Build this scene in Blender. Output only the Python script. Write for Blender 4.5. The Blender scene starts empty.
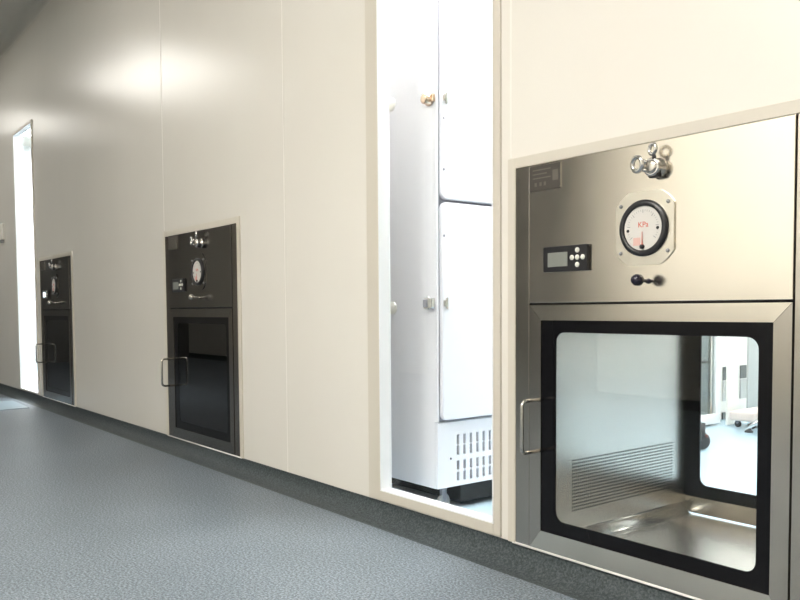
import bpy, bmesh, math, random
from mathutils import Vector, Matrix
random.seed(4)
SC = bpy.context.scene
COL = SC.collection
PI = math.pi

# ------------------------------------------------------------------ materials
MATS = {}
def principled(name, col, rough=.5, metal=0., spec=.5, emit=None, es=0., coat=0.):
    m = bpy.data.materials.new(name); m.use_nodes = True
    b = m.node_tree.nodes['Principled BSDF']
    b.inputs['Base Color'].default_value = (*col, 1)
    b.inputs['Roughness'].default_value = rough
    b.inputs['Metallic'].default_value = metal
    b.inputs['Specular IOR Level'].default_value = spec
    if coat: b.inputs['Coat Weight'].default_value = coat
    if emit:
        b.inputs['Emission Color'].default_value = (*emit, 1)
        b.inputs['Emission Strength'].default_value = es
    MATS[name] = m
    return m
def nodes(m):
    nt = m.node_tree
    return nt, nt.nodes['Principled BSDF'], nt.nodes, nt.links
def coords(nt, scale, kind='Object'):
    tc = nt.nodes.new('ShaderNodeTexCoord'); mp = nt.nodes.new('ShaderNodeMapping')
    mp.inputs['Scale'].default_value = scale
    nt.links.new(tc.outputs[kind], mp.inputs['Vector'])
    return mp.outputs['Vector']
def noise(nt, vec, scale, detail=3, rough=.5):
    n = nt.nodes.new('ShaderNodeTexNoise')
    n.inputs['Scale'].default_value = scale; n.inputs['Detail'].default_value = detail
    n.inputs['Roughness'].default_value = rough
    nt.links.new(vec, n.inputs['Vector'])
    return n.outputs['Fac']
def ramp(nt, fac, stops):
    r = nt.nodes.new('ShaderNodeValToRGB')
    e = r.color_ramp.elements
    while len(e) < len(stops): e.new(.5)
    for el, (p, c) in zip(e, stops):
        el.position = p; el.color = (*c, 1) if len(c) == 3 else c
    nt.links.new(fac, r.inputs['Fac'])
    return r.outputs['Color']
def maprange(nt, fac, a, b, c, d):
    n = nt.nodes.new('ShaderNodeMapRange')
    for i, v in zip(('From Min', 'From Max', 'To Min', 'To Max'), (a, b, c, d)): n.inputs[i].default_value = v
    nt.links.new(fac, n.inputs['Value'])
    return n.outputs['Result']
def bump(nt, b, h, strength, dist=.002):
    n = nt.nodes.new('ShaderNodeBump')
    n.inputs['Strength'].default_value = strength; n.inputs['Distance'].default_value = dist
    nt.links.new(h, n.inputs['Height']); nt.links.new(n.outputs['Normal'], b.inputs['Normal'])

def steel(name, col, rough, scale=(1, 60, 60), var=.006, bstr=.0):
    """brushed stainless: grain drawn along the first axis, cloudy wear in colour and gloss"""
    m = principled(name, col, rough, 1.0)
    nt, b, N, L = nodes(m)
    g = noise(nt, coords(nt, scale), 6, 2, .5)
    cl = noise(nt, coords(nt, (1, 1, 1)), 5, 3, .5)
    L.new(ramp(nt, cl, [(.3, tuple(c*.95 for c in col)), (.7, tuple(min(1, c*1.04) for c in col))]), b.inputs['Base Color'])
    mul = N.new('ShaderNodeMath'); mul.operation = 'ADD'
    L.new(maprange(nt, g, .3, .7, -var, var), mul.inputs[0])
    L.new(maprange(nt, cl, .3, .7, rough-.02, rough+.03), mul.inputs[1])
    L.new(mul.outputs[0], b.inputs['Roughness'])
    if bstr: bump(nt, b, g, bstr, .001)
    return m

# painted cream sandwich panels
m = principled('cream_panel', (.75, .72, .655), .24, 0, .5)
nt, b, N, L = nodes(m)
c1 = noise(nt, coords(nt, (1, 1, 1)), 1.3, 3)
L.new(ramp(nt, c1, [(.3, (.735, .705, .64)), (.7, (.765, .735, .67))]), b.inputs['Base Color'])
c2 = noise(nt, coords(nt, (1, 1, .35)), 5, 3)
bump(nt, b, c2, .03, .02)
principled('seam_bead', (.78, .75, .69), .4)
principled('cream_trim', (.60, .56, .48), .35)
principled('white_caulk', (.85, .83, .79), .5)
principled('ceiling_paint', (.55, .53, .48), .5)
principled('far_wall_paint', (.80, .76, .68), .4)
principled('white_wall', (.86, .87, .88), .45)
principled('added_glow', (.7, .7, .68), .3, emit=(1, .93, .79), es=.37)  # glow added for the steel's reflection
principled('added_door_grey', (.09, .09, .09), .5)
principled('dark_wall', (.16, .16, .155), .5)
# speckled vinyl floor
def vinyl(name, a, bcol, c, rough, coat=0.):
    m = principled(name, a, rough, 0, .16)
    nt, b, N, L = nodes(m)
    n1 = noise(nt, coords(nt, (1, 1, 1)), 165, 4, .7)
    n2 = noise(nt, coords(nt, (1, 1, 1)), 2.2, 3)
    mix = N.new('ShaderNodeMath'); mix.operation = 'MULTIPLY_ADD'
    mix.inputs[1].default_value = .14
    L.new(n2, mix.inputs[0]); L.new(n1, mix.inputs[2])
    L.new(ramp(nt, mix.outputs[0], [(.42, a), (.56, bcol), (.70, c)]), b.inputs['Base Color'])
    L.new(maprange(nt, n2, .3, .7, rough-.05, rough+.07), b.inputs['Roughness'])
    bump(nt, b, n1, .03, .001)
    return m
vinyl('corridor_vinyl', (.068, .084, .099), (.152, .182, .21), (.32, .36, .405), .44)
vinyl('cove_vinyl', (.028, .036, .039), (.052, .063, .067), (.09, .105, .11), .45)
principled('cleanroom_floor', (.40, .53, .62), .25)
# metals
steel('brushed_steel', (.80, .75, .655), .19, (1.2, 1.2, 60))
steel('frame_steel', (.52, .485, .43), .22, (60, 60, 1.2))
steel('shaded_steel', (.25, .24, .225), .22, (1.2, 1.2, 60))  # same stainless, its dim reflections put into a darker colour
steel('shaded_frame_steel', (.29, .265, .24), .24, (60, 60, 1.2))  # frame stainless again, darkened for the same dim reflections
principled('chamber_steel', (.645, .61, .575), .27, 1)
principled('bar_steel', (.62, .59, .54), .22, 1)
principled('chrome', (.75, .74, .72), .12, 1)
principled('gauge_plate_alu', (.80, .76, .66), .32, 1)
principled('plate_etch', (.06, .053, .045), .35, .1)
principled('plate_print', (.13, .118, .10), .5, .3)
principled('black_paint', (.006, .006, .007), .15, 0, .18)
principled('black_plastic', (.014, .014, .016), .3)
principled('navy_plastic', (.018, .016, .03), .22)
principled('gap_black', (.01, .01, .01), .8)
principled('dial_white', (.64, .62, .58), .4)
principled('dial_red', (.62, .12, .08), .5)
principled('dial_pink', (.66, .42, .37), .5)
principled('dial_grey', (.30, .30, .30), .5)
principled('screen_grey', (.20, .21, .19), .3)
principled('screen_lit', (.6, .65, .7), .3, emit=(.8, .9, 1), es=1.0)
principled('button_white', (.78, .78, .70), .35)
principled('fridge_white', (.80, .80, .86), .28)
principled('gasket_grey', (.26, .26, .30), .6)
principled('slot_dark', (.012, .012, .02), .6)
principled('brass', (.72, .55, .42), .25, 1)
principled('sticker_grey', (.74, .74, .76), .5)
principled('sticker_print', (.66, .65, .66), .5)
principled('cap_white', (.86, .84, .78), .4)
principled('rubber', (.04, .04, .042), .55)
principled('rubber_grey', (.30, .31, .31), .5)
principled('cabinet_white', (.82, .83, .84), .35)
principled('bench_white', (.84, .82, .77), .35)
principled('pink_white', (.70, .60, .55), .4)
principled('panel_dark', (.10, .11, .11), .35)
principled('panel_grey', (.50, .51, .50), .45)
principled('brake_red', (.16, .06, .05), .5)
principled('light_patch_blue', (.20, .27, .32), .35)
principled('switch_white', (.80, .77, .72), .4)
principled('stool_pad', (.06, .07, .08), .5)
principled('lamp_frame', (.80, .80, .78), .4)

def perforated():
    m = principled('perforated_steel', (.645, .61, .575), .27, 1)
    nt, b, N, L = nodes(m)
    tc = N.new('ShaderNodeTexCoord'); sep = N.new('ShaderNodeSeparateXYZ')
    L.new(tc.outputs['Object'], sep.inputs[0])
    def M(op, a, b_=None, c=None):
        n = N.new('ShaderNodeMath'); n.operation = op
        for i, v in enumerate((a, b_, c)):
            if v is None: continue
            if isinstance(v, (int, float)): n.inputs[i].default_value = v
            else: L.new(v, n.inputs[i])
        return n.outputs[0]
    Y, Z = sep.outputs[1], sep.outputs[2]
    py, pz, y0, y1, z0, z1, r = .0078, .00868, .106, .553, .080, .2185, .0027
    fy = M('MULTIPLY', M('SUBTRACT', M('FRACT', M('DIVIDE', M('SUBTRACT', Y, y0), py)), .5), py)
    fz = M('MULTIPLY', M('SUBTRACT', M('FRACT', M('DIVIDE', M('SUBTRACT', Z, z0), pz)), .5), pz)
    d = M('SQRT', M('ADD', M('MULTIPLY', fy, fy), M('MULTIPLY', fz, fz)))
    inside = M('LESS_THAN', d, r)
    for e in (M('GREATER_THAN', Y, y0), M('LESS_THAN', Y, y1), M('GREATER_THAN', Z, z0), M('LESS_THAN', Z, z1)):
        inside = M('MULTIPLY', inside, e)
    mix = N.new('ShaderNodeMix'); mix.data_type = 'RGBA'
    L.new(inside, mix.inputs[0]); mix.inputs[6].default_value = (.645, .61, .575, 1); mix.inputs[7].default_value = (.008, .008, .008, 1)
    L.new(mix.outputs[2], b.inputs['Base Color'])
    return m
perforated()

def pane_glass(name, tint=(1, 1, 1), f0=.05, rough=.0):
    """thin clear pane: see-through plus a mirror share that grows with the angle"""
    m = bpy.data.materials.new(name); m.use_nodes = True
    nt = m.node_tree; nt.nodes.clear(); N, L = nt.nodes, nt.links
    out = N.new('ShaderNodeOutputMaterial'); mix = N.new('ShaderNodeMixShader')
    tr = N.new('ShaderNodeBsdfTransparent'); tr.inputs[0].default_value = (*tint, 1)
    gl = N.new('ShaderNodeBsdfGlossy'); gl.inputs['Roughness'].default_value = rough
    geo = N.new('ShaderNodeNewGeometry'); dot = N.new('ShaderNodeVectorMath'); dot.operation = 'DOT_PRODUCT'
    L.new(geo.outputs['Normal'], dot.inputs[0]); L.new(geo.outputs['Incoming'], dot.inputs[1])
    def M(op, a, c):
        n = N.new('ShaderNodeMath'); n.operation = op
        for i, v in enumerate((a, c)):
            if isinstance(v, (int, float)): n.inputs[i].default_value = v
            else: L.new(v, n.inputs[i])
        return n.outputs[0]
    ab = M('ABSOLUTE', dot.outputs['Value'], 0)
    f = M('ADD', M('MULTIPLY', M('POWER', M('SUBTRACT', 1., ab), 5.), 1-f0), f0)
    L.new(f, mix.inputs[0]); L.new(tr.outputs[0], mix.inputs[1]); L.new(gl.outputs[0], mix.inputs[2])
    L.new(mix.outputs[0], out.inputs[0])
    MATS[name] = m
pane_glass('clear_glass', (.96, .97, .965), .025)
pane_glass('shaded_glass', (.42, .42, .43), .10)  # the far boxes' pane, chamber gloom put into its tint
pane_glass('cabinet_glass', (.80, .84, .84), .06)

# ------------------------------------------------------------------ mesh helpers
class MB:
    """gathers shapes into one mesh; each shape may carry its own material"""
    def __init__(s): s.bm = bmesh.new(); s.mats = []
    def _mi(s, mat):
        if mat not in s.mats: s.mats.append(mat)
        return s.mats.index(mat)
    def _take(s, bm2, mat, smooth=False):
        i = s._mi(mat)
        vm = {}
        for v in bm2.verts: vm[v] = s.bm.verts.new(v.co)
        for f in bm2.faces:
            try: nf = s.bm.faces.new([vm[v] for v in f.verts])
            except ValueError: continue
            nf.material_index = i; nf.smooth = f.smooth or smooth
        bm2.free()
    def box(s, x0, x1, y0, y1, z0, z1, mat, bev=0., seg=2):
        b = bmesh.new(); bmesh.ops.create_cube(b, size=1)
        for v in b.verts:
            v.co = Vector((x0+(x1-x0)*(v.co.x+.5), y0+(y1-y0)*(v.co.y+.5), z0+(z1-z0)*(v.co.z+.5)))
        if bev:
            bmesh.ops.bevel(b, geom=b.edges[:], offset=bev, segments=seg, profile=.5, affect='EDGES')
        s._take(b, mat); return s
    def lathe(s, c, axis, prof, mat, n=32, smooth=True, caps=True):
        """prof = list of (radius, along axis) from one end to the other"""
        a = Vector(axis).normalized(); t = Vector((0, 0, 1)) if abs(a.z) < .9 else Vector((1, 0, 0))
        u = a.cross(t).normalized(); v = a.cross(u); c = Vector(c)
        b = bmesh.new(); rings = []
        for r, h in prof:
            if r < 1e-6: rings.append([b.verts.new(c+a*h)])
            else: rings.append([b.verts.new(c+a*h+(u*math.cos(2*PI*k/n)+v*math.sin(2*PI*k/n))*r) for k in range(n)])
        for p, q in zip(rings, rings[1:]):
            for k in range(n):
                k2 = (k+1) % n
                if len(p) == 1 and len(q) == 1: continue
                if len(p) == 1: f = b.faces.new((p[0], q[k], q[k2]))
                elif len(q) == 1: f = b.faces.new((p[k], p[k2], q[0]))
                else: f = b.faces.new((p[k], p[k2], q[k2], q[k]))
                f.smooth = smooth
        for r_ in (rings[0], rings[-1]):
            if caps and len(r_) > 1: b.faces.new(r_)
        bmesh.ops.recalc_face_normals(b, faces=b.faces[:])
        s._take(b, mat); return s
    def cyl(s, c, axis, r, h, mat, n=28, bev=0.):
        e = min(bev, r*.45, h*.45)
        if e > 0: prof = [(r-e, 0), (r-e*.3, e*.3), (r, e), (r, h-e), (r-e*.3, h-e*.3), (r-e, h)]
        else: prof = [(r, 0), (r, h)]
        a = Vector(axis).normalized(); t = Vector((0, 0, 1)) if abs(a.z) < .9 else Vector((1, 0, 0))
        return s.lathe(c, axis, prof, mat, n, smooth=True)
    def tube(s, pts, r, mat, n=12, closed=False):
        pts = [Vector(p) for p in pts]; b = bmesh.new(); rings = []
        N = len(pts); prev = None
        for i, p in enumerate(pts):
            if closed: d = pts[(i+1) % N]-pts[i-1]
            else: d = pts[min(i+1, N-1)]-pts[max(i-1, 0)]
            d.normalize()
            if prev is None:
                t = Vector((0, 0, 1)) if abs(d.z) < .9 else Vector((1, 0, 0))
                u = d.cross(t).normalized()
            else: u = (prev-d*prev.dot(d)).normalized()
            prev = u; v = d.cross(u)
            rr = r[i] if isinstance(r, (list, tuple)) else r
            rings.append([b.verts.new(p+(u*math.cos(2*PI*k/n)+v*math.sin(2*PI*k/n))*rr) for k in range(n)])
        pairs = list(zip(rings, rings[1:]))
        if closed: pairs.append((rings[-1], rings[0]))
        for p, q in pairs:
            for k in range(n):
                f = b.faces.new((p[k], p[(k+1) % n], q[(k+1) % n], q[k])); f.smooth = True
        if not closed: b.faces.new(rings[0]); b.faces.new(rings[-1])
        bmesh.ops.recalc_face_normals(b, faces=b.faces[:])
        s._take(b, mat); return s
    def torus(s, c, axis, R, r, mat, n=28, m=10, a0=0., a1=2*PI):
        a = Vector(axis).normalized(); t = Vector((0, 0, 1)) if abs(a.z) < .9 else Vector((1, 0, 0))
        u = a.cross(t).normalized(); v = a.cross(u); c = Vector(c)
        full = abs(a1-a0-2*PI) < 1e-6
        k = n if full else n+1
        return s.tube([c+(u*math.cos(a0+(a1-a0)*i/n)+v*math.sin(a0+(a1-a0)*i/n))*R for i in range(k)], r, mat, m, full)
    def prism(s, loop, y0, y1, mat, hole=None, plane='xz', smooth=False):
        """an outline (u,v) pushed from y0 to y1; hole is a loop with as many points"""
        b = bmesh.new()
        def P(q, d):
            if plane == 'xz': return Vector((q[0], d, q[1]))
            if plane == 'yz': return Vector((d, q[0], q[1]))
            return Vector((q[0], q[1], d))
        A0 = [b.verts.new(P(q, y0)) for q in loop]; A1 = [b.verts.new(P(q, y1)) for q in loop]
        n = len(loop)
        if hole:
            B0 = [b.verts.new(P(q, y0)) for q in hole]; B1 = [b.verts.new(P(q, y1)) for q in hole]
        for k in range(n):
            j = (k+1) % n
            f = b.faces.new((A0[k], A0[j], A1[j], A1[k])); f.smooth = smooth
            if hole:
                f = b.faces.new((B0[k], B1[k], B1[j], B0[j])); f.smooth = smooth
                b.faces.new((A0[k], B0[k], B0[j], A0[j])); b.faces.new((A1[k], A1[j], B1[j], B1[k]))
        if not hole: b.faces.new(A0); b.faces.new(A1)
        bmesh.ops.recalc_face_normals(b, faces=b.faces[:])
        s._take(b, mat); return s
    def slab(s, us, vs, holes, d0, d1, mat, plane='xz'):
        """a plate with rectangular openings (u0,u1,v0,v1)"""
        us = sorted(set([us[0], us[1]]+[q for h in holes for q in h[:2] if us[0] < q < us[1]]+list(us[2:])))
        vs = sorted(set([vs[0], vs[1]]+[q for h in holes for q in h[2:] if vs[0] < q < vs[1]]+list(vs[2:])))
        def solid(i, j):
            if i < 0 or j < 0 or i >= len(us)-1 or j >= len(vs)-1: return False
            u, v = (us[i]+us[i+1])/2, (vs[j]+vs[j+1])/2
            return not any(h[0] < u < h[1] and h[2] < v < h[3] for h in holes)
        b = bmesh.new(); cache = {}
        def V(u, v, d):
            k = (u, v, d)
            if k not in cache:
                cache[k] = b.verts.new((u, d, v) if plane == 'xz' else ((d, u, v) if plane == 'yz' else (u, v, d)))
            return cache[k]
        for i in range(len(us)-1):
            for j in range(len(vs)-1):
                if not solid(i, j): continue
                u0, u1, v0, v1 = us[i], us[i+1], vs[j], vs[j+1]
                for d in (d0, d1): b.faces.new((V(u0, v0, d), V(u1, v0, d), V(u1, v1, d), V(u0, v1, d)))
                for di, dj, e in ((-1, 0, ((u0, v0), (u0, v1))), (1, 0, ((u1, v0), (u1, v1))), (0, -1, ((u0, v0), (u1, v0))), (0, 1, ((u0, v1), (u1, v1)))):
                    if not solid(i+di, j+dj):
                        (a, c), (e2, f2) = e
                        b.faces.new((V(a, c, d0), V(e2, f2, d0), V(e2, f2, d1), V(a, c, d1)))
        bmesh.ops.recalc_face_normals(b, faces=b.faces[:])
        s._take(b, mat); return s
    def build(s, name, parent=None, loc=None):
        me = bpy.data.meshes.new(name); s.bm.to_mesh(me); s.bm.free()
        for mt in s.mats: me.materials.append(MATS[mt])
        o = bpy.data.objects.new(name, me); COL.objects.link(o)
        if parent: o.parent = parent
        if loc: o.location = loc
        return o
def rrect(x0, x1, z0, z1, r, k=6):
    pts = []
    for cx, cz, a in ((x1-r, z1-r, 0), (x0+r, z1-r, PI/2), (x0+r, z0+r, PI), (x1-r, z0+r, 3*PI/2)):
        for i in range(k+1):
            t = a+PI/2*i/k; pts.append((cx+r*math.cos(t), cz+r*math.sin(t)))
    return pts
def thing(name, label, cat, loc=(0, 0, 0), rz=0., group=None):
    o = bpy.data.objects.new(name, None); COL.objects.link(o)
    o.empty_display_size = .05
    o.location = loc; o.rotation_euler = (0, 0, rz)
    o['label'] = label; o['category'] = cat
    if group: o['group'] = group
    return o
def tag(o, label, cat, group=None):
    o['label'] = label; o['category'] = cat
    if group: o['group'] = group
    return o
def struct(o): o['kind'] = 'structure'; return o
def dup(root, loc, label=None):
    r = root.copy(); COL.objects.link(r); r.location = loc
    if label: r['label'] = label
    for ch in list(root.children):
        c = ch.copy(); COL.objects.link(c); c.parent = r
        for g in list(ch.children):
            d = g.copy(); COL.objects.link(d); d.parent = c
    return r
def text_mesh(txt, size, mat, name, parent, loc, rot):
    cu = bpy.data.curves.new(name, 'FONT'); cu.body = txt; cu.size = size
    cu.align_x = 'CENTER'; cu.align_y = 'CENTER'; cu.extrude = .0002
    tmp = bpy.data.objects.new('tmp', cu); COL.objects.link(tmp)
    dg = bpy.context.evaluated_depsgraph_get()
    me = bpy.data.meshes.new_from_object(tmp.evaluated_get(dg))
    bpy.data.objects.remove(tmp)
    me.materials.clear(); me.materials.append(MATS[mat])
    o = bpy.data.objects.new(name, me); COL.objects.link(o); o.parent = parent
    o.location = loc; o.rotation_euler = rot
    return o

# ------------------------------------------------------------------ dimensions (metres)
XL, XR, YB, YF, HC = -11.0, 2.4, -3.2, 4.3, 2.75
WT = .036                                  # wall thickness
BZ = .06                                   # top of the floor cove, foot of the pass boxes
BW, BH, BS, BD = .759, .961, .618, .631    # pass box width, height, seam height, depth
BX = [-1.444, -3.763, -6.079]              # left edges of the three pass boxes
W1 = (-2.030, -1.523, .094, 2.014)
W2 = (-6.743, -6.208, .070, 2.014)

# ------------------------------------------------------------------ the setting
holes = [(x, x+BW, BZ, BZ+BH) for x in BX]+[W1, W2]
mb = MB().slab((XL, XR), (0, HC), holes, 0, WT, 'cream_panel')
k = -2.622
for x in [k+1.158*i for i in range(-1, 5)]:
    lo = BZ
    for h in holes:
        if h[0]-.03 <= x <= h[1]+.03: lo = max(lo, h[3]+.03)
    mb.box(x-.003, x+.003, -.0008, .002, lo, HC, 'seam_bead')
struct(mb.build('wall_front'))
struct(MB().box(XL, XR, YB-.06, YB, 0, HC, 'far_wall_paint').build('wall_back'))
struct(MB().box(XL-.06, XL, YB, 0, 0, HC, 'dark_wall').build('wall_left'))
struct(MB().box(XR, XR+.06, YB, YF, 0, HC, 'far_wall_paint').build('wall_right'))
struct(MB().box(XL, XR, YB, 0.02, -.05, 0, 'corridor_vinyl').build('floor'))
struct(MB().box(XL, XR, .02, YF, -.05, 0, 'cleanroom_floor').build('floor'))
struct(MB().box(XL-.06, XR+.06, YB-.06, YF+.06, HC, HC+.05, 'ceiling_paint').build('ceiling'))
struct(MB().box(XL, XR, YF, YF+.06, 0, HC, 'white_wall').build('wall_cleanroom'))
struct(MB().box(-2.90, -2.85, WT, YF, 0, HC, 'white_wall').build('wall_partition'))
struct(MB().box(-6.16, -6.11, WT, YF, 0, HC, 'white_wall').build('wall_partition'))
struct(MB().box(XL-.06, XL, 0, YF, 0, HC, 'white_wall').build('wall_cleanroom_left'))
d = MB().box(-5.7, -4.72, YB, YB+.03, .0, 2.1, 'added_door_grey', .003)  # added dark door, out of view, darkens the left of the steel's reflection
d.box(-4.715, -3.72, YB, YB+.03, .0, 2.1, 'added_door_grey', .003)
d = struct(d.build('added_dark_door'))
MB().tube([(-4.78, YB+.03, .95), (-4.78, YB+.07, .95), (-4.78, YB+.07, 1.15), (-4.78, YB+.03, 1.15)], .008, 'bar_steel').build('door_handle', d)
x0, x1, z0, z1 = -3.45, -1.15, .64, 2.15  # added glowing panel, out of view, brightens the near pass box's steel
mb = MB().box(x0-.05, x0, YB, YB+.02, z0-.05, z1+.05, 'cream_trim', .002).box(x1, x1+.05, YB, YB+.02, z0-.05, z1+.05, 'cream_trim', .002)
mb.box(x0, x1, YB, YB+.02, z0-.05, z0, 'cream_trim', .002).box(x0, x1, YB, YB+.02, z1, z1+.05, 'cream_trim', .002)
f3 = struct(mb.build('window_3'))  # frame of the added glowing panel, out of view
MB().box(x0, x1, YB+.002, YB+.008, z0, z1, 'added_glow').build('glow_sheet', f3)
# coved skirting: floor vinyl turned up the wall
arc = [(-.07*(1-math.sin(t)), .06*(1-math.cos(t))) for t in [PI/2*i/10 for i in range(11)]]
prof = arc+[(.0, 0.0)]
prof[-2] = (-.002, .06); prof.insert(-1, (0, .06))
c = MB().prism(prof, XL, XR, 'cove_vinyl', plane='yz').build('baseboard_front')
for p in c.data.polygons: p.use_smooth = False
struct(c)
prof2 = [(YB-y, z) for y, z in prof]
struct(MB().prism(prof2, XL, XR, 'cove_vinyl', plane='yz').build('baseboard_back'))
# cove between wall and ceiling
arc = [(-.06*(1-math.sin(t)), HC-.06*(1-math.cos(t))) for t in [PI/2*i/8 for i in range(9)]]
struct(MB().prism(arc+[(0, HC)], XL, XR, 'ceiling_paint', plane='yz').build('trim_1'))

def window(n, w, fl, fr, fb):
    x0, x1, z0, z1 = w
    mb = MB()
    t = -.007
    # front architrave, one bevelled bar per side
    mb.box(x0-fl, x0, t, .004, z0-fb, z1+fl, 'cream_trim', .0015)
    mb.box(x1, x1+fr, t, .004, z0-fb, z1+fl, 'cream_trim', .0015)
    mb.box(x0, x1, t, .004, z0-fb, z0, 'cream_trim', .0015)
    mb.box(x0, x1, t, .004, z1, z1+fl, 'cream_trim', .0015)
    # white lining of the opening
    e = .004
    mb.box(x0, x0+e, t, WT, z0, z1, 'white_wall'); mb.box(x1-e, x1, t, WT, z0, z1, 'white_wall')
    mb.box(x0+e, x1-e, t, WT, z0, z0+e, 'white_wall'); mb.box(x0+e, x1-e, t, WT, z1-e, z1, 'white_wall')
    f = struct(mb.build('window_%d' % n))
    p = MB().box(x0+e, x1-e, WT-.008, WT-.003, z0+e, z1-e, 'clear_glass').build('glass_pane', f)
    return f
window(1, W1, .062, .025, .030)
window(2, W2, .020, .020, .008)

# ------------------------------------------------------------------ pass boxes
PB = 'pass boxes built into the corridor wall'
def pass_box(x, label, panel, frame, knob_chrome=False, lit=False, tint='clear_glass'):
    t = thing('pass_box', label, 'pass box', (x, 0, BZ), 0, PB)
    tw = .048
    # flange: strips beside the door and the control panel, with the dark joints behind
    mb = MB()
    mb.box(.0, tw-.0015, -.004, .02, .0, BH, frame, .001)
    mb.box(BW-tw+.0015, BW, -.004, .02, .0, BH, frame, .001)
    mb.box(tw, BW-tw, .004, .02, BS-.012, BS+.012, 'gap_black')
    mb.box(tw-.003, tw+.003, .004, .02, .0, BH-.004, 'gap_black')
    mb.box(BW-tw-.003, BW-tw+.003, .004, .02, .0, BH-.004, 'gap_black')
    mb.box(tw, BW-tw, .003, .02, .0, .006, 'gap_black')
    mb.build('flange', t)
    # cream angle trim around it, and the line of white sealant at its foot
    a = .026
    mb = MB()
    mb.box(-a, 0, -.006, .004, 0, BH+a, 'cream_trim', .0012)
    mb.box(BW, BW+a, -.006, .004, 0, BH+a, 'cream_trim', .0012)
    mb.box(0, BW, -.006, .004, BH, BH+a, 'cream_trim', .0012)
    mb.build('surround_trim', t)
    mb = MB().tube([(-.01, -.004, .0005), (BW*.5, -.0045, .0005), (BW+.01, -.004, .0005)], .0032, 'white_caulk', 8)
    s = mb.build('sealant_bead', t); s['label'] = 'white sealant line along the foot'
    # chamber: floor, walls, top, with a rounded foot on the side walls
    cl, cr, cz, ct = .093, BW-.093, .0, .60
    cy0, cy1 = .022, BD-.022
    mb = MB()
    mb.box(cl-.01, cr+.01, cy0, cy1, -.012, cz, 'chamber_steel')
    mb.build('chamber_floor', t)
    r = .034
    for nm, xa, sg, mt in (('chamber_side', cl, 1, 'perforated_steel'), ('chamber_side', cr, -1, 'perforated_steel')):
        mb = MB().box(min(xa, xa-sg*.01), max(xa, xa-sg*.01), cy0, cy1, cz, ct, mt)
        pr = [(xa+sg*r*(1-math.sin(q)), cz+r*(1-math.cos(q))) for q in [PI/2*i/8 for i in range(9)]]+[(xa, cz)]
        mb.prism(pr, cy0, cy1, 'chamber_steel', plane='xz', smooth=True)
        mb.build(nm, t)
    MB().box(cl-.01, cr+.01, cy0, cy1, ct, ct+.01, 'chamber_steel').build('chamber_top', t)
    # outer casing round the chamber, behind the wall
    mb = MB()
    mb.box(.01, .02, .02, BD-.02, .0, BH-.01, 'frame_steel'); mb.box(BW-.02, BW-.01, .02, BD-.02, .0, BH-.01, 'frame_steel')
    mb.box(.02, BW-.02, .02, BD-.02, BH-.02, BH-.01, 'frame_steel')
    mb.box(.02, BW-.02, BD-.03, BD-.02, BS, BH-.02, 'frame_steel')
    mb.build('casing', t)
    # doors: mitred steel frame, black-bordered glass with round corners
    gl, gr, gb, gt = .0872, .6737, .0516, .5774
    al, ar, ab, at = .1314, .6441, .0846, .5484
    dx0, dx1, dz0, dz1 = tw+.0015, BW-tw-.0015, .004, BS-.003
    for back in (0, 1):
        nm = 'back_door' if back else 'front_door'
        y0, y1 = (-.006, .018) if not back else (BD-.018, BD+.006)
        mb = MB()
        for poly, mt in (([(dx0, dz0), (gl, gb), (gl, gt), (dx0, dz1)], frame), ([(dx1, dz0), (dx1, dz1), (gr, gt), (gr, gb)], frame),
                         ([(dx0, dz1), (gl, gt), (gr, gt), (dx1, dz1)], panel), ([(dx0, dz0), (dx1, dz0), (gr, gb), (gl, gb)], panel)):
            cx = sum(q[0] for q in poly)/4; cz_ = sum(q[1] for q in poly)/4
            poly = [(q[0]+(cx-q[0])*.0015, q[1]+(cz_-q[1])*.0015) for q in poly]
            mb.prism(poly, y0, y1, mt)
        d = mb.build(nm, t)
        g0 = y0+.003 if not back else y1-.008
        MB().prism(rrect(gl, gr, gb, gt, .002), g0, g0+.005, 'black_paint', rrect(al, ar, ab, at, .024)).build('black_border', d)
        MB().prism(rrect(al+.0005, ar-.0005, ab+.0005, at-.0005, .0235), g0+.001, g0+.004, tint).build('glass_pane', d)
        hx = .079 if not back else dx1-.03
        s = -1 if not back else 1
        yb = y0 if not back else y1
        pts = [(hx, yb, .251)]
        R = .014; P = .058
        for i in range(7):
            q = PI/2*i/6; pts.append((hx, yb+s*(P-R+R*math.sin(q)), .251+R*(1-math.cos(q))))
        for i in range(7):
            q = PI/2*i/6; pts.append((hx, yb+s*(P-R+R*math.cos(q)), .379-R+R*math.sin(q)))
        pts.append((hx, yb, .379))
        MB().tube(pts, .0048, 'bar_steel', 12).build('door_handle', d)
    # control panel
    pn = MB().box(tw+.0015, BW-tw-.0015, -.006, .018, BS+.002, BH-.0003, panel, .0012).build('control_panel', t)
    f = -.006
    # rating plate in the corner, its print too worn to read
    mb = MB().box(.050, .151, f-.002, f, .894, .956, 'plate_etch', .0006)
    for j, z in enumerate((.944, .934, .924)):
        mb.box(.062, .120-.012*(j % 2), f-.0023, f-.0019, z, z+.003, 'plate_print')
    for xx in (.068, .084, .098): mb.box(xx, xx+.007, f-.0023, f-.0019, .906, .915, 'plate_print')
    mb.box(.126, .144, f-.0023, f-.0019, .915, .940, 'plate_print')
    mb.box(.149, .151, f-.003, f, .896, .956, 'chrome')
    mb.build('rating_plate', t)
    # display
    dsp = MB().box(.103, .238, f-.010, f, .694, .755, 'black_plastic', .002).build('controller', t)
    MB().box(.119, .180, f-.0112, f-.009, .706, .740, 'screen_lit' if lit else 'screen_grey', .0008).build('screen', dsp)
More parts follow.
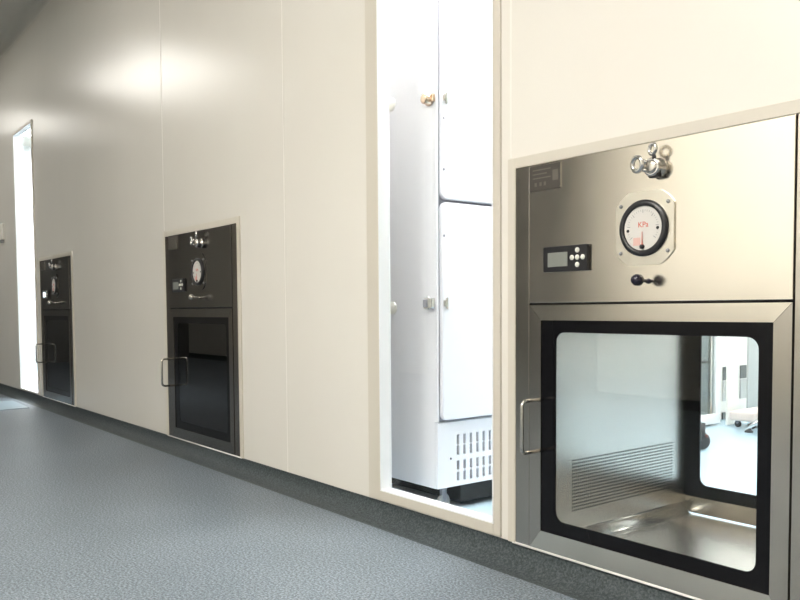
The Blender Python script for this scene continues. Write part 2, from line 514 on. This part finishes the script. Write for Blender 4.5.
    for bx_, bz_ in ((.2095, .7255), (.2095, .7425), (.2095, .7085), (.1935, .7255), (.2255, .7255)):
        MB().lathe((bx_, f-.009, bz_), (0, -1, 0), [(.0062, 0), (.0062, .0022), (.0045, .0034), (0, .0038)], 'button_white', 16).build('button', dsp)
    # pressure gauge
    gx, gz = .387, .7785
    loop = []
    for i in range(64):
        q = 2*PI*i/64; u_, v_ = .0885*math.cos(q), .0885*math.sin(q)
        loop.append((gx+max(-.0735, min(.0735, u_)), gz+max(-.0795, min(.0795, v_))))
    gp = MB().prism(loop, f-.004, f, 'shaded_steel' if knob_chrome else 'gauge_plate_alu').build('pressure_gauge', t)
    MB().lathe((gx, f-.004, gz), (0, -1, 0), [(.061, 0), (.061, .004), (.059, .007), (.052, .0085), (.0485, .007), (.0475, .003)], 'black_plastic', 48, True, False).build('bezel', gp)
    mb = MB().lathe((gx, f-.005, gz), (0, -1, 0), [(.048, 0), (.048, .003), (0, .003)], 'dial_white', 40, smooth=False)
    yf = f-.0082
    for i in range(31):
        q = math.radians(215-250*i/30); L_ = .0075 if i % 5 == 0 else .004
        ca, sa = math.cos(q), math.sin(q); w = .0007 if i % 5 == 0 else .0004
        p = [(gx+ca*.040-sa*w, gz+sa*.040+ca*w), (gx+ca*.040+sa*w, gz+sa*.040-ca*w), (gx+ca*(.040-L_)+sa*w, gz+sa*(.040-L_)-ca*w), (gx+ca*(.040-L_)-sa*w, gz+sa*(.040-L_)+ca*w)]
        mb.prism(p, yf-.0003, yf, 'dial_grey')
    mb.box(gx-.024, gx-.006, yf-.0004, yf, gz-.037, gz-.020, 'dial_pink')
    for sx, sz in ((-.038, -.004), (.037, -.002)): mb.lathe((gx+sx, yf, gz+sz), (0, -1, 0), [(.0035, 0), (.0028, .002), (0, .002)], 'black_plastic', 12)
    mb.build('dial_face', gp)
    text_mesh('KPa', .017, 'dial_red', 'unit_lettering', gp, (gx+.001, yf-.0002, gz+.007), (PI/2, 0, 0))
    mb = MB().prism([(gx-.0012, gz-.038), (gx+.0012, gz-.038), (gx+.0004, gz-.008), (gx-.0004, gz-.008)], yf-.003, yf-.002, 'dial_red')
    mb.lathe((gx, yf, gz-.040), (0, -1, 0), [(.005, 0), (.005, .005), (0, .006)], 'black_plastic', 16)
    mb.build('needle', gp)
    for sx in (-1, 1):
        for sz in (-1, 1):
            MB().lathe((gx+sx*.0595, f-.004, gz+sz*.0515), (0, -1, 0), [(.0045, 0), (.0045, .001), (.0033, .0032), (0, .004)], 'dial_grey', 14).build('screw', gp)
    # ball knob on its stem
    km = 'bar_steel' if knob_chrome else 'navy_plastic'
    MB().lathe((.397, f, .664), (0, -1, .05), [(.0058, 0), (.0058, .003), (.0042, .005), (.0042, .024), (.0085, .027), (.0125, .034), (.0125, .044), (.009, .051), (0, .053)], km, 20).build('control_knob', t)
    # clamped test port: stub, clamp ring, two ring nuts, and a black block painting the shadow beneath
    px, pz = .4190, .9030
    mb = MB().lathe((px, f, pz), (0, -1, 0), [(.021, 0), (.021, .003), (.011, .005), (.011, .018), (.0145, .021), (.0145, .028), (.009, .030), (0, .030)], 'bar_steel', 28)
    mb.box(px-.012, px+.014, f-.022, f-.006, pz-.022, pz-.010, 'black_plastic', .004)  # black block standing in for the shadow below the port
    tp = mb.build('test_port', t)
    MB().torus((px, f-.023, pz), (0, 1, 0), .0155, .0045, 'chrome', 28, 10).build('clamp_ring', tp)
    mb = MB().tube([(px+.004, f-.023, pz+.012), (px+.006, f-.024, pz+.020), (px+.004, f-.024, pz+.027)], .0042, 'black_plastic', 10)
    mb.torus((px+.002, f-.024, pz+.037), (.35, 1, 0), .0105, .0042, 'chrome', 24, 8)
    mb.build('ring_bolt', tp)
    mb = MB().tube([(px-.010, f-.026, pz+.010), (px-.022, f-.030, pz+.016)], .0052, 'chrome', 10)
    mb.torus((px-.030, f-.032, pz+.009), (.25, 1, .1), .0150, .0050, 'chrome', 24, 8)
    mb.tube([(px-.010, f-.024, pz-.008), (px-.022, f-.030, pz-.002)], .0045, 'chrome', 10)
    mb.build('ring_nut', tp)
    return t
pass_box(BX[0], 'large bright stainless pass box at right, nearest the camera, with clear chamber window', 'brushed_steel', 'frame_steel')
pass_box(BX[1], 'shaded stainless pass box in mid wall, between the other two, with unlit screen', 'shaded_steel', 'shaded_frame_steel', True, False, 'shaded_glass')
pass_box(BX[2], 'farthest and smallest-looking pass box beside the narrow bright window, its screen lit', 'shaded_steel', 'shaded_frame_steel', True, True, 'shaded_glass')

# ------------------------------------------------------------------ laboratory refrigerator behind the window
def caster(parent, loc, r=.036, rz=0., name='caster', fork='chrome', tyre='rubber_grey', extra=None):
    x, y, z = loc
    o = MB()
    ca, sa = math.cos(rz), math.sin(rz)
    w = r*.62
    o.lathe((x-sa*-w/2, y+ca*-w/2, r), (-sa, ca, 0), [(r*.55, 0), (r*.9, 0), (r, w*.25), (r, w*.75), (r*.9, w), (r*.55, w)], tyre, 24)
    c = o.build(name, parent)
    f = MB()
    f.cyl((x, y, r*1.25), (0, 0, 1), r*.5, max(.006, z-r*1.25), fork, 16)
    for sg in (-1, 1):
        dx, dy = -sa*sg*w*.62, ca*sg*w*.62
        f.tube([(x+dx, y+dy, r), (x+dx*.95, y+dy*.95, r*1.7), (x+dx*.5, y+dy*.5, max(r*2.05, z-.003))], r*.2, fork, 8)
    if extra: f.box(x+.026, x+.038, y-.006, y+.006, r*1.4, r*1.75, extra, .003)
    f.build('fork', c)
    return c
FX, FY = -1.968, .18
fr = thing('laboratory_refrigerator', 'tall white two-door laboratory refrigerator on castors behind the big window', 'refrigerator', (FX, FY, 0))
fd, fw, fz, fh = .72, .78, .08, 2.10
mb = MB().box(-fd, -.012, 0, fw, fz, fh, 'fridge_white', .004)
mb.box(-.014, 0, 0, .008, .30, fh, 'fridge_white', .002); mb.box(-.014, 0, fw-.008, fw, .30, fh, 'fridge_white', .002)
mb.box(-.014, -.006, .008, fw-.008, .30, fh-.004, 'gasket_grey')
mb.build('body', fr)
def fdoor(z0, z1):
    b = MB().prism(rrect(.0115, fw-.0115, z0, z1, .022, 5), -.006, .012, 'fridge_white', plane='yz', smooth=False)
    o = b.build('door', fr)
    md = o.modifiers.new('bevel', 'BEVEL'); md.width = .005; md.segments = 3; md.limit_method = 'ANGLE'
    return o
du = fdoor(1.017, fh-.006); dl = fdoor(.305, 1.008)
slots = []
for i in range(17):
    y = .0825+.0292*i
    for z0, z1 in ((.219, .2525), (.184, .216), (.135, .166), (.098, .129)): slots.append((y, y+.0115, z0, z1))
mb = MB().slab((0, fw), (fz+.002, .297), slots, -.010, .0, 'fridge_white', plane='yz')
mb.box(-.0118, -.0102, .01, fw-.01, fz+.004, .290, 'slot_dark')
mb.cyl((-.001, .056, .176), (1, 0, 0), .004, .0016, 'slot_dark', 12)
mb.build('vent_grille', fr)
for z, mt, nm in ((1.336, 'brass', 'u'), (.685, 'bar_steel', 'l')):
    if nm == 'u':
        lk = MB().lathe((-.033, 0, z), (0, -1, 0), [(.021, 0), (.021, .006), (.017, .010), (.017, .024), (.012, .028), (0, .028)], 'brass', 20)
        lk.box(-.022, -.004, -.012, 0, z-.012, z+.012, 'brass', .002)
        o = lk.build('lock', fr); o['label'] = 'brass-coloured round upper lock'
    else:
        lk = MB().box(-.062, -.010, -.006, 0, z-.017, z+.017, 'bar_steel', .002)
        lk.box(-.054, -.032, -.016, -.005, z-.013, z+.013, 'gasket_grey', .002)
        lk.box(-.026, -.006, -.020, -.005, z-.016, z+.016, 'chrome', .003)
        lk.cyl((-.03, -.012, z-.022), (0, 0, 1), .003, .044, 'chrome', 10)
        o = lk.build('lock', fr); o['label'] = 'steel hasp lower lock'
    c = MB().box(.010, .022, .016, .026, z-.010, z+.010, 'bar_steel', .002)
    c.prism([(.026, z-.016), (.034, z-.019), (.034, z+.019), (.026, z+.016)], .010, .016, 'bar_steel', plane='yz')
    c.build('catch', fr)
for z in (1.36, .671):
    MB().lathe((-.233, 0, z), (0, -1, 0), [(.022, 0), (.022, .003), (.017, .006), (0, .007)], 'cap_white', 24).build('plug_cap', fr)
for z in (1.272, 1.111, .901): MB().cyl((.0115, .020, z), (1, 0, 0), .0045, .0015, 'gasket_grey', 10).build('door_stud', fr)
mb = MB().box(-.083, -.020, -.0012, 0, 1.545, 1.665, 'sticker_grey')
for i in range(5): mb.box(-.077, -.028-.008*(i % 2), -.0016, -.001, 1.565+.018*i, 1.568+.018*i, 'sticker_print')
mb.build('sticker', fr)
for cx in (-.06, -fd+.06):
    for cy in (.075, fw-.075): caster(fr, (cx, cy, fz), .024, PI/2, fork='gasket_grey')
MB().box(-fd+.03, -.02, .115, fw-.03, .018, fz, 'gap_black', .004).build('underside_shade', fr)  # black slab standing in for the shade under the refrigerator

# ------------------------------------------------------------------ things seen through the near pass box
gc = thing('glass_cabinet', 'white-framed cabinet with tall glass front in the room beyond the pass box', 'cabinet', (-2.468, 1.97, 0))
w = .742; dp = .36
mb = MB()
mb.box(-dp, 0, 0, w, .012, .066, 'cabinet_white', .003)
for y in (0, w-.048): mb.box(-.04, 0, y, y+.048, .066, 1.9, 'cabinet_white', .003)
mb.box(-dp, 0, 0, w, 1.9, 1.96, 'cabinet_white', .003); mb.box(-dp, -dp+.02, 0, w, .066, 1.9, 'panel_grey')
mb.box(-dp+.02, -.04, 0, .015, .066, 1.9, 'panel_grey'); mb.box(-dp+.02, -.04, w-.015, w, .066, 1.9, 'cabinet_white')
mb.build('carcass', gc)
MB().box(-.022, -.016, .048, w-.048, .066, 1.9, 'cabinet_glass').build('glass_door', gc)
for z in (.35, .78, 1.2, 1.6): MB().box(-dp+.02, -.045, .015, w-.015, z, z+.014, 'bar_steel').build('shelf', gc)
MB().box(-.030, -.012, .655, .672, .066, 1.9, 'bar_steel', .003).build('door_stile', gc)
for x in (-.05, -dp+.05):
    for y in (.06, w-.02-.05+.03): MB().cyl((x, y, 0), (0, 0, 1), .012, .013, 'rubber', 14).build('foot', gc)

wb = thing('instrument_rack', 'white upright rack with dark square panels, right of the glass cabinet', 'rack', (-2.432, 2.725, 0))
mb = MB()
for y in (0, .48): mb.box(-.015, 0, y, y+.085, 0, 1.8, 'bench_white', .004)
mb.box(-.015, 0, .085, .48, 1.7, 1.8, 'bench_white', .004)
mb.build('post', wb)
MB().box(-.20, -.15, .01, .475, 0, 1.8, 'bench_white', .004).build('back_panel', wb)
MB().box(-.20, -.145, .476, .66, 0, 1.8, 'panel_grey', .004).build('side_panel', wb)
for y in (.195, .387): MB().box(-.150, -.144, y, y+.072, .232, .312, 'panel_dark', .002).build('control_display', wb)
for y in (.195, .387): MB().box(-.150, -.142, y, y+.072, .110, .228, 'panel_grey', .002).build('drawer_front', wb)
MB().box(-.150, -.140, .19, .262, .0, .042, 'panel_dark', .002).build('plinth_vent', wb)

mt_ = thing('mobile_pedestal', 'low pale pink-white pedestal on black castors beside the rack', 'pedestal', (-2.24, 2.66, 0))
MB().box(-.15, -.005, .0, .30, .040, .092, 'pink_white', .012, 3).build('body', mt_)
for x in (-.12, -.035):
    for y in (.045, .26): caster(mt_, (x, y, .045), .019, 0, tyre='rubber', fork='gasket_grey')

st = thing('lab_stool', 'chrome-footed stool partly hidden by the pass box window frame', 'stool', (-2.02, 2.70, 0))
mb = MB()
mb.lathe((0, 0, .06), (0, 0, 1), [(.035, 0), (.035, .04), (.022, .06), (.022, .40), (.05, .43), (0, .43)], 'chrome', 20)
mb.build('column', st)
for k in range(5):
    q = math.radians(212+72*k); c_, s_ = math.cos(q), math.sin(q)
    leg = MB().tube([(c_*.02, s_*.02, .10), (c_*.10, s_*.10, .085), (c_*.20, s_*.20, .055), (c_*.235, s_*.235, .035), (c_*.24, s_*.24, .012)], [.02, .018, .015, .013, .011], 'chrome', 12).build('leg', st)
    MB().lathe((c_*.24, s_*.24, 0), (0, 0, 1), [(.022, 0), (.022, .006), (.012, .014), (0, .014)], 'rubber', 16).build('glide', leg)
MB().lathe((0, 0, .49), (0, 0, 1), [(.15, 0), (.165, .01), (.17, .03), (.16, .055), (.12, .062), (0, .064)], 'stool_pad', 32).build('seat', st)

ct_ = thing('steel_trolley', 'low steel trolley, one black castor showing in the pass box window', 'trolley', (-2.44, 1.55, 0))
mb = MB().box(-.30, .30, -.22, .30, .125, .14, 'bar_steel', .003)
mb.build('tray', ct_)
for x in (-.28, .27):
    for y in (-.20, .27):
        MB().cyl((x, y, .14), (0, 0, 1), .012, .12, 'bar_steel', 14).build('post', ct_)
MB().box(-.30, .30, -.22, .30, .26, .275, 'bar_steel', .003).build('deck', ct_)
for x, y in ((.345, .355), (-.26, .25), (-.26, -.17), (.26, -.17)):
    caster(ct_, (x, y, .125), .043, .5, tyre='rubber', fork='rubber', extra='brake_red' if x > .3 else None)
MB().box(.24, .33, .22, .345, .112, .126, 'bar_steel', .003).build('outrigger', ct_)

# ------------------------------------------------------------------ small things in the corridor
mb = MB().prism([(-6.52, -.30), (-5.94, -.32), (-5.96, -.13), (-6.40, -.115), (-6.52, -.118)], 0, .003, 'light_patch_blue', plane='xy')  # pale sheet standing in for window light fallen on the floor
tag(mb.build('light_patch'), 'pale blue sheet painted as a patch of light on the grey floor below the narrow window', 'light patch')
ws = thing('wall_switch', 'small white box on the wall at the far left edge', 'switch', (-7.21, 0, 1.31))
MB().box(-.05, .05, -.022, 0, -.055, .075, 'switch_white', .004).build('body', ws)
MB().box(-.035, .045, -.020, 0, -.080, -.056, 'dial_grey', .003).build('connector', ws)

# ------------------------------------------------------------------ lamps
def lamp_mat(name, col, s):
    principled(name, (.9, .9, .9), .4, emit=col, es=s)
lamp_mat('lamp_far', (1, .97, .91), 3.3)
lamp_mat('lamp_end', (1, .97, .91), 1.8)
lamp_mat('lamp_near', (1, .96, .90), 22)
lamp_mat('lamp_behind', (1, .97, .93), 11)
lamp_mat('lamp_mid', (1, .96, .9), 1.4)
lamp_mat('lamp_room', (1, .985, .955), 12)
lamp_mat('added_fill_lamp', (.98, .99, 1), 52)
lamp_mat('lamp_annex', (1, .98, .97), 40)
def ceiling_light(x, y, lx, ly, mat, label, group):
    t = thing('ceiling_light', label, 'ceiling light', (x, y, HC), 0, group)
    MB().slab((-lx/2-.02, lx/2+.02), (-ly/2-.02, ly/2+.02), [(-lx/2, lx/2, -ly/2, ly/2)], -.012, 0, 'lamp_frame', plane='xy').build('frame', t)
    MB().box(-lx/2, lx/2, -ly/2, ly/2, -.008, -.001, mat).build('diffuser', t)
g1, g2 = 'flat panel lights along the corridor ceiling', 'flat panel lights in the bright room ceiling'
l1 = 'flat white light panel set in the corridor ceiling'
l2 = 'flat cool white light panel or added fill lamp in the clean room ceiling'
ceiling_light(-7.0, -1.3, 1.6, .75, 'lamp_far', l1, g1)
ceiling_light(-4.0, -1.0, 1.2, .6, 'lamp_mid', l1, g1)
ceiling_light(-9.6, -.9, 1.2, .6, 'lamp_end', l1, g1)
ceiling_light(-1.7, -2.85, 1.2, .6, 'lamp_near', l1, g1)
ceiling_light(-.3, -1.9, 1.2, .6, 'lamp_behind', l1, g1)
for x, y in ((-2.2, 1.6), (-.5, 1.6), (-1.3, 3.2), (-2.2, 3.2)):
    ceiling_light(x, y, 1.0, .6, 'lamp_room', l2, g2)
for x, y in ((-8.3, 1.2), (-7.0, .7), (-9.8, 1.0)):
    ceiling_light(x, y, 1.0, .6, 'lamp_annex', l2, g2)
ceiling_light(-1.85, .225, 1.3, .32, 'added_fill_lamp', l2, g2)  # added fill lamp, brightens the refrigerator side and the floor outside

# ------------------------------------------------------------------ world, camera, view
w = bpy.data.worlds.new('world'); SC.world = w; w.use_nodes = True
w.node_tree.nodes['Background'].inputs[0].default_value = (.02, .02, .02, 1)
w.node_tree.nodes['Background'].inputs[1].default_value = 1
yaw, pit, rol, fpx = .6602, .0492, -.0067, 804.66
fwd = Vector((-math.cos(yaw)*math.cos(pit), math.sin(yaw)*math.cos(pit), -math.sin(pit)))
r0 = Vector((math.sin(yaw), math.cos(yaw), 0)); u0 = r0.cross(fwd)
R = r0*math.cos(rol)+u0*math.sin(rol); U = u0*math.cos(rol)-r0*math.sin(rol)
cam = bpy.data.cameras.new('camera'); co = bpy.data.objects.new('camera', cam); COL.objects.link(co)
M = Matrix((R, U, -fwd)).transposed().to_4x4(); M.translation = Vector((0, -1.5, .6675))
co.matrix_world = M
cam.sensor_fit = 'HORIZONTAL'; cam.sensor_width = 36; cam.lens = fpx/800*36; cam.shift_y = 48.64/800
cam.clip_start = .02; cam.clip_end = 60
SC.camera = co
vs = SC.view_settings
vs.view_transform = 'Standard'; vs.look = 'None'; vs.exposure = 1.06; vs.gamma = 1; vs.use_curve_mapping = False
SC.cycles.max_bounces = 14; SC.cycles.transparent_max_bounces = 16; SC.cycles.diffuse_bounces = 6; SC.cycles.glossy_bounces = 6
SC.cycles.sample_clamp_indirect = 4
SC.cycles.use_denoising = True
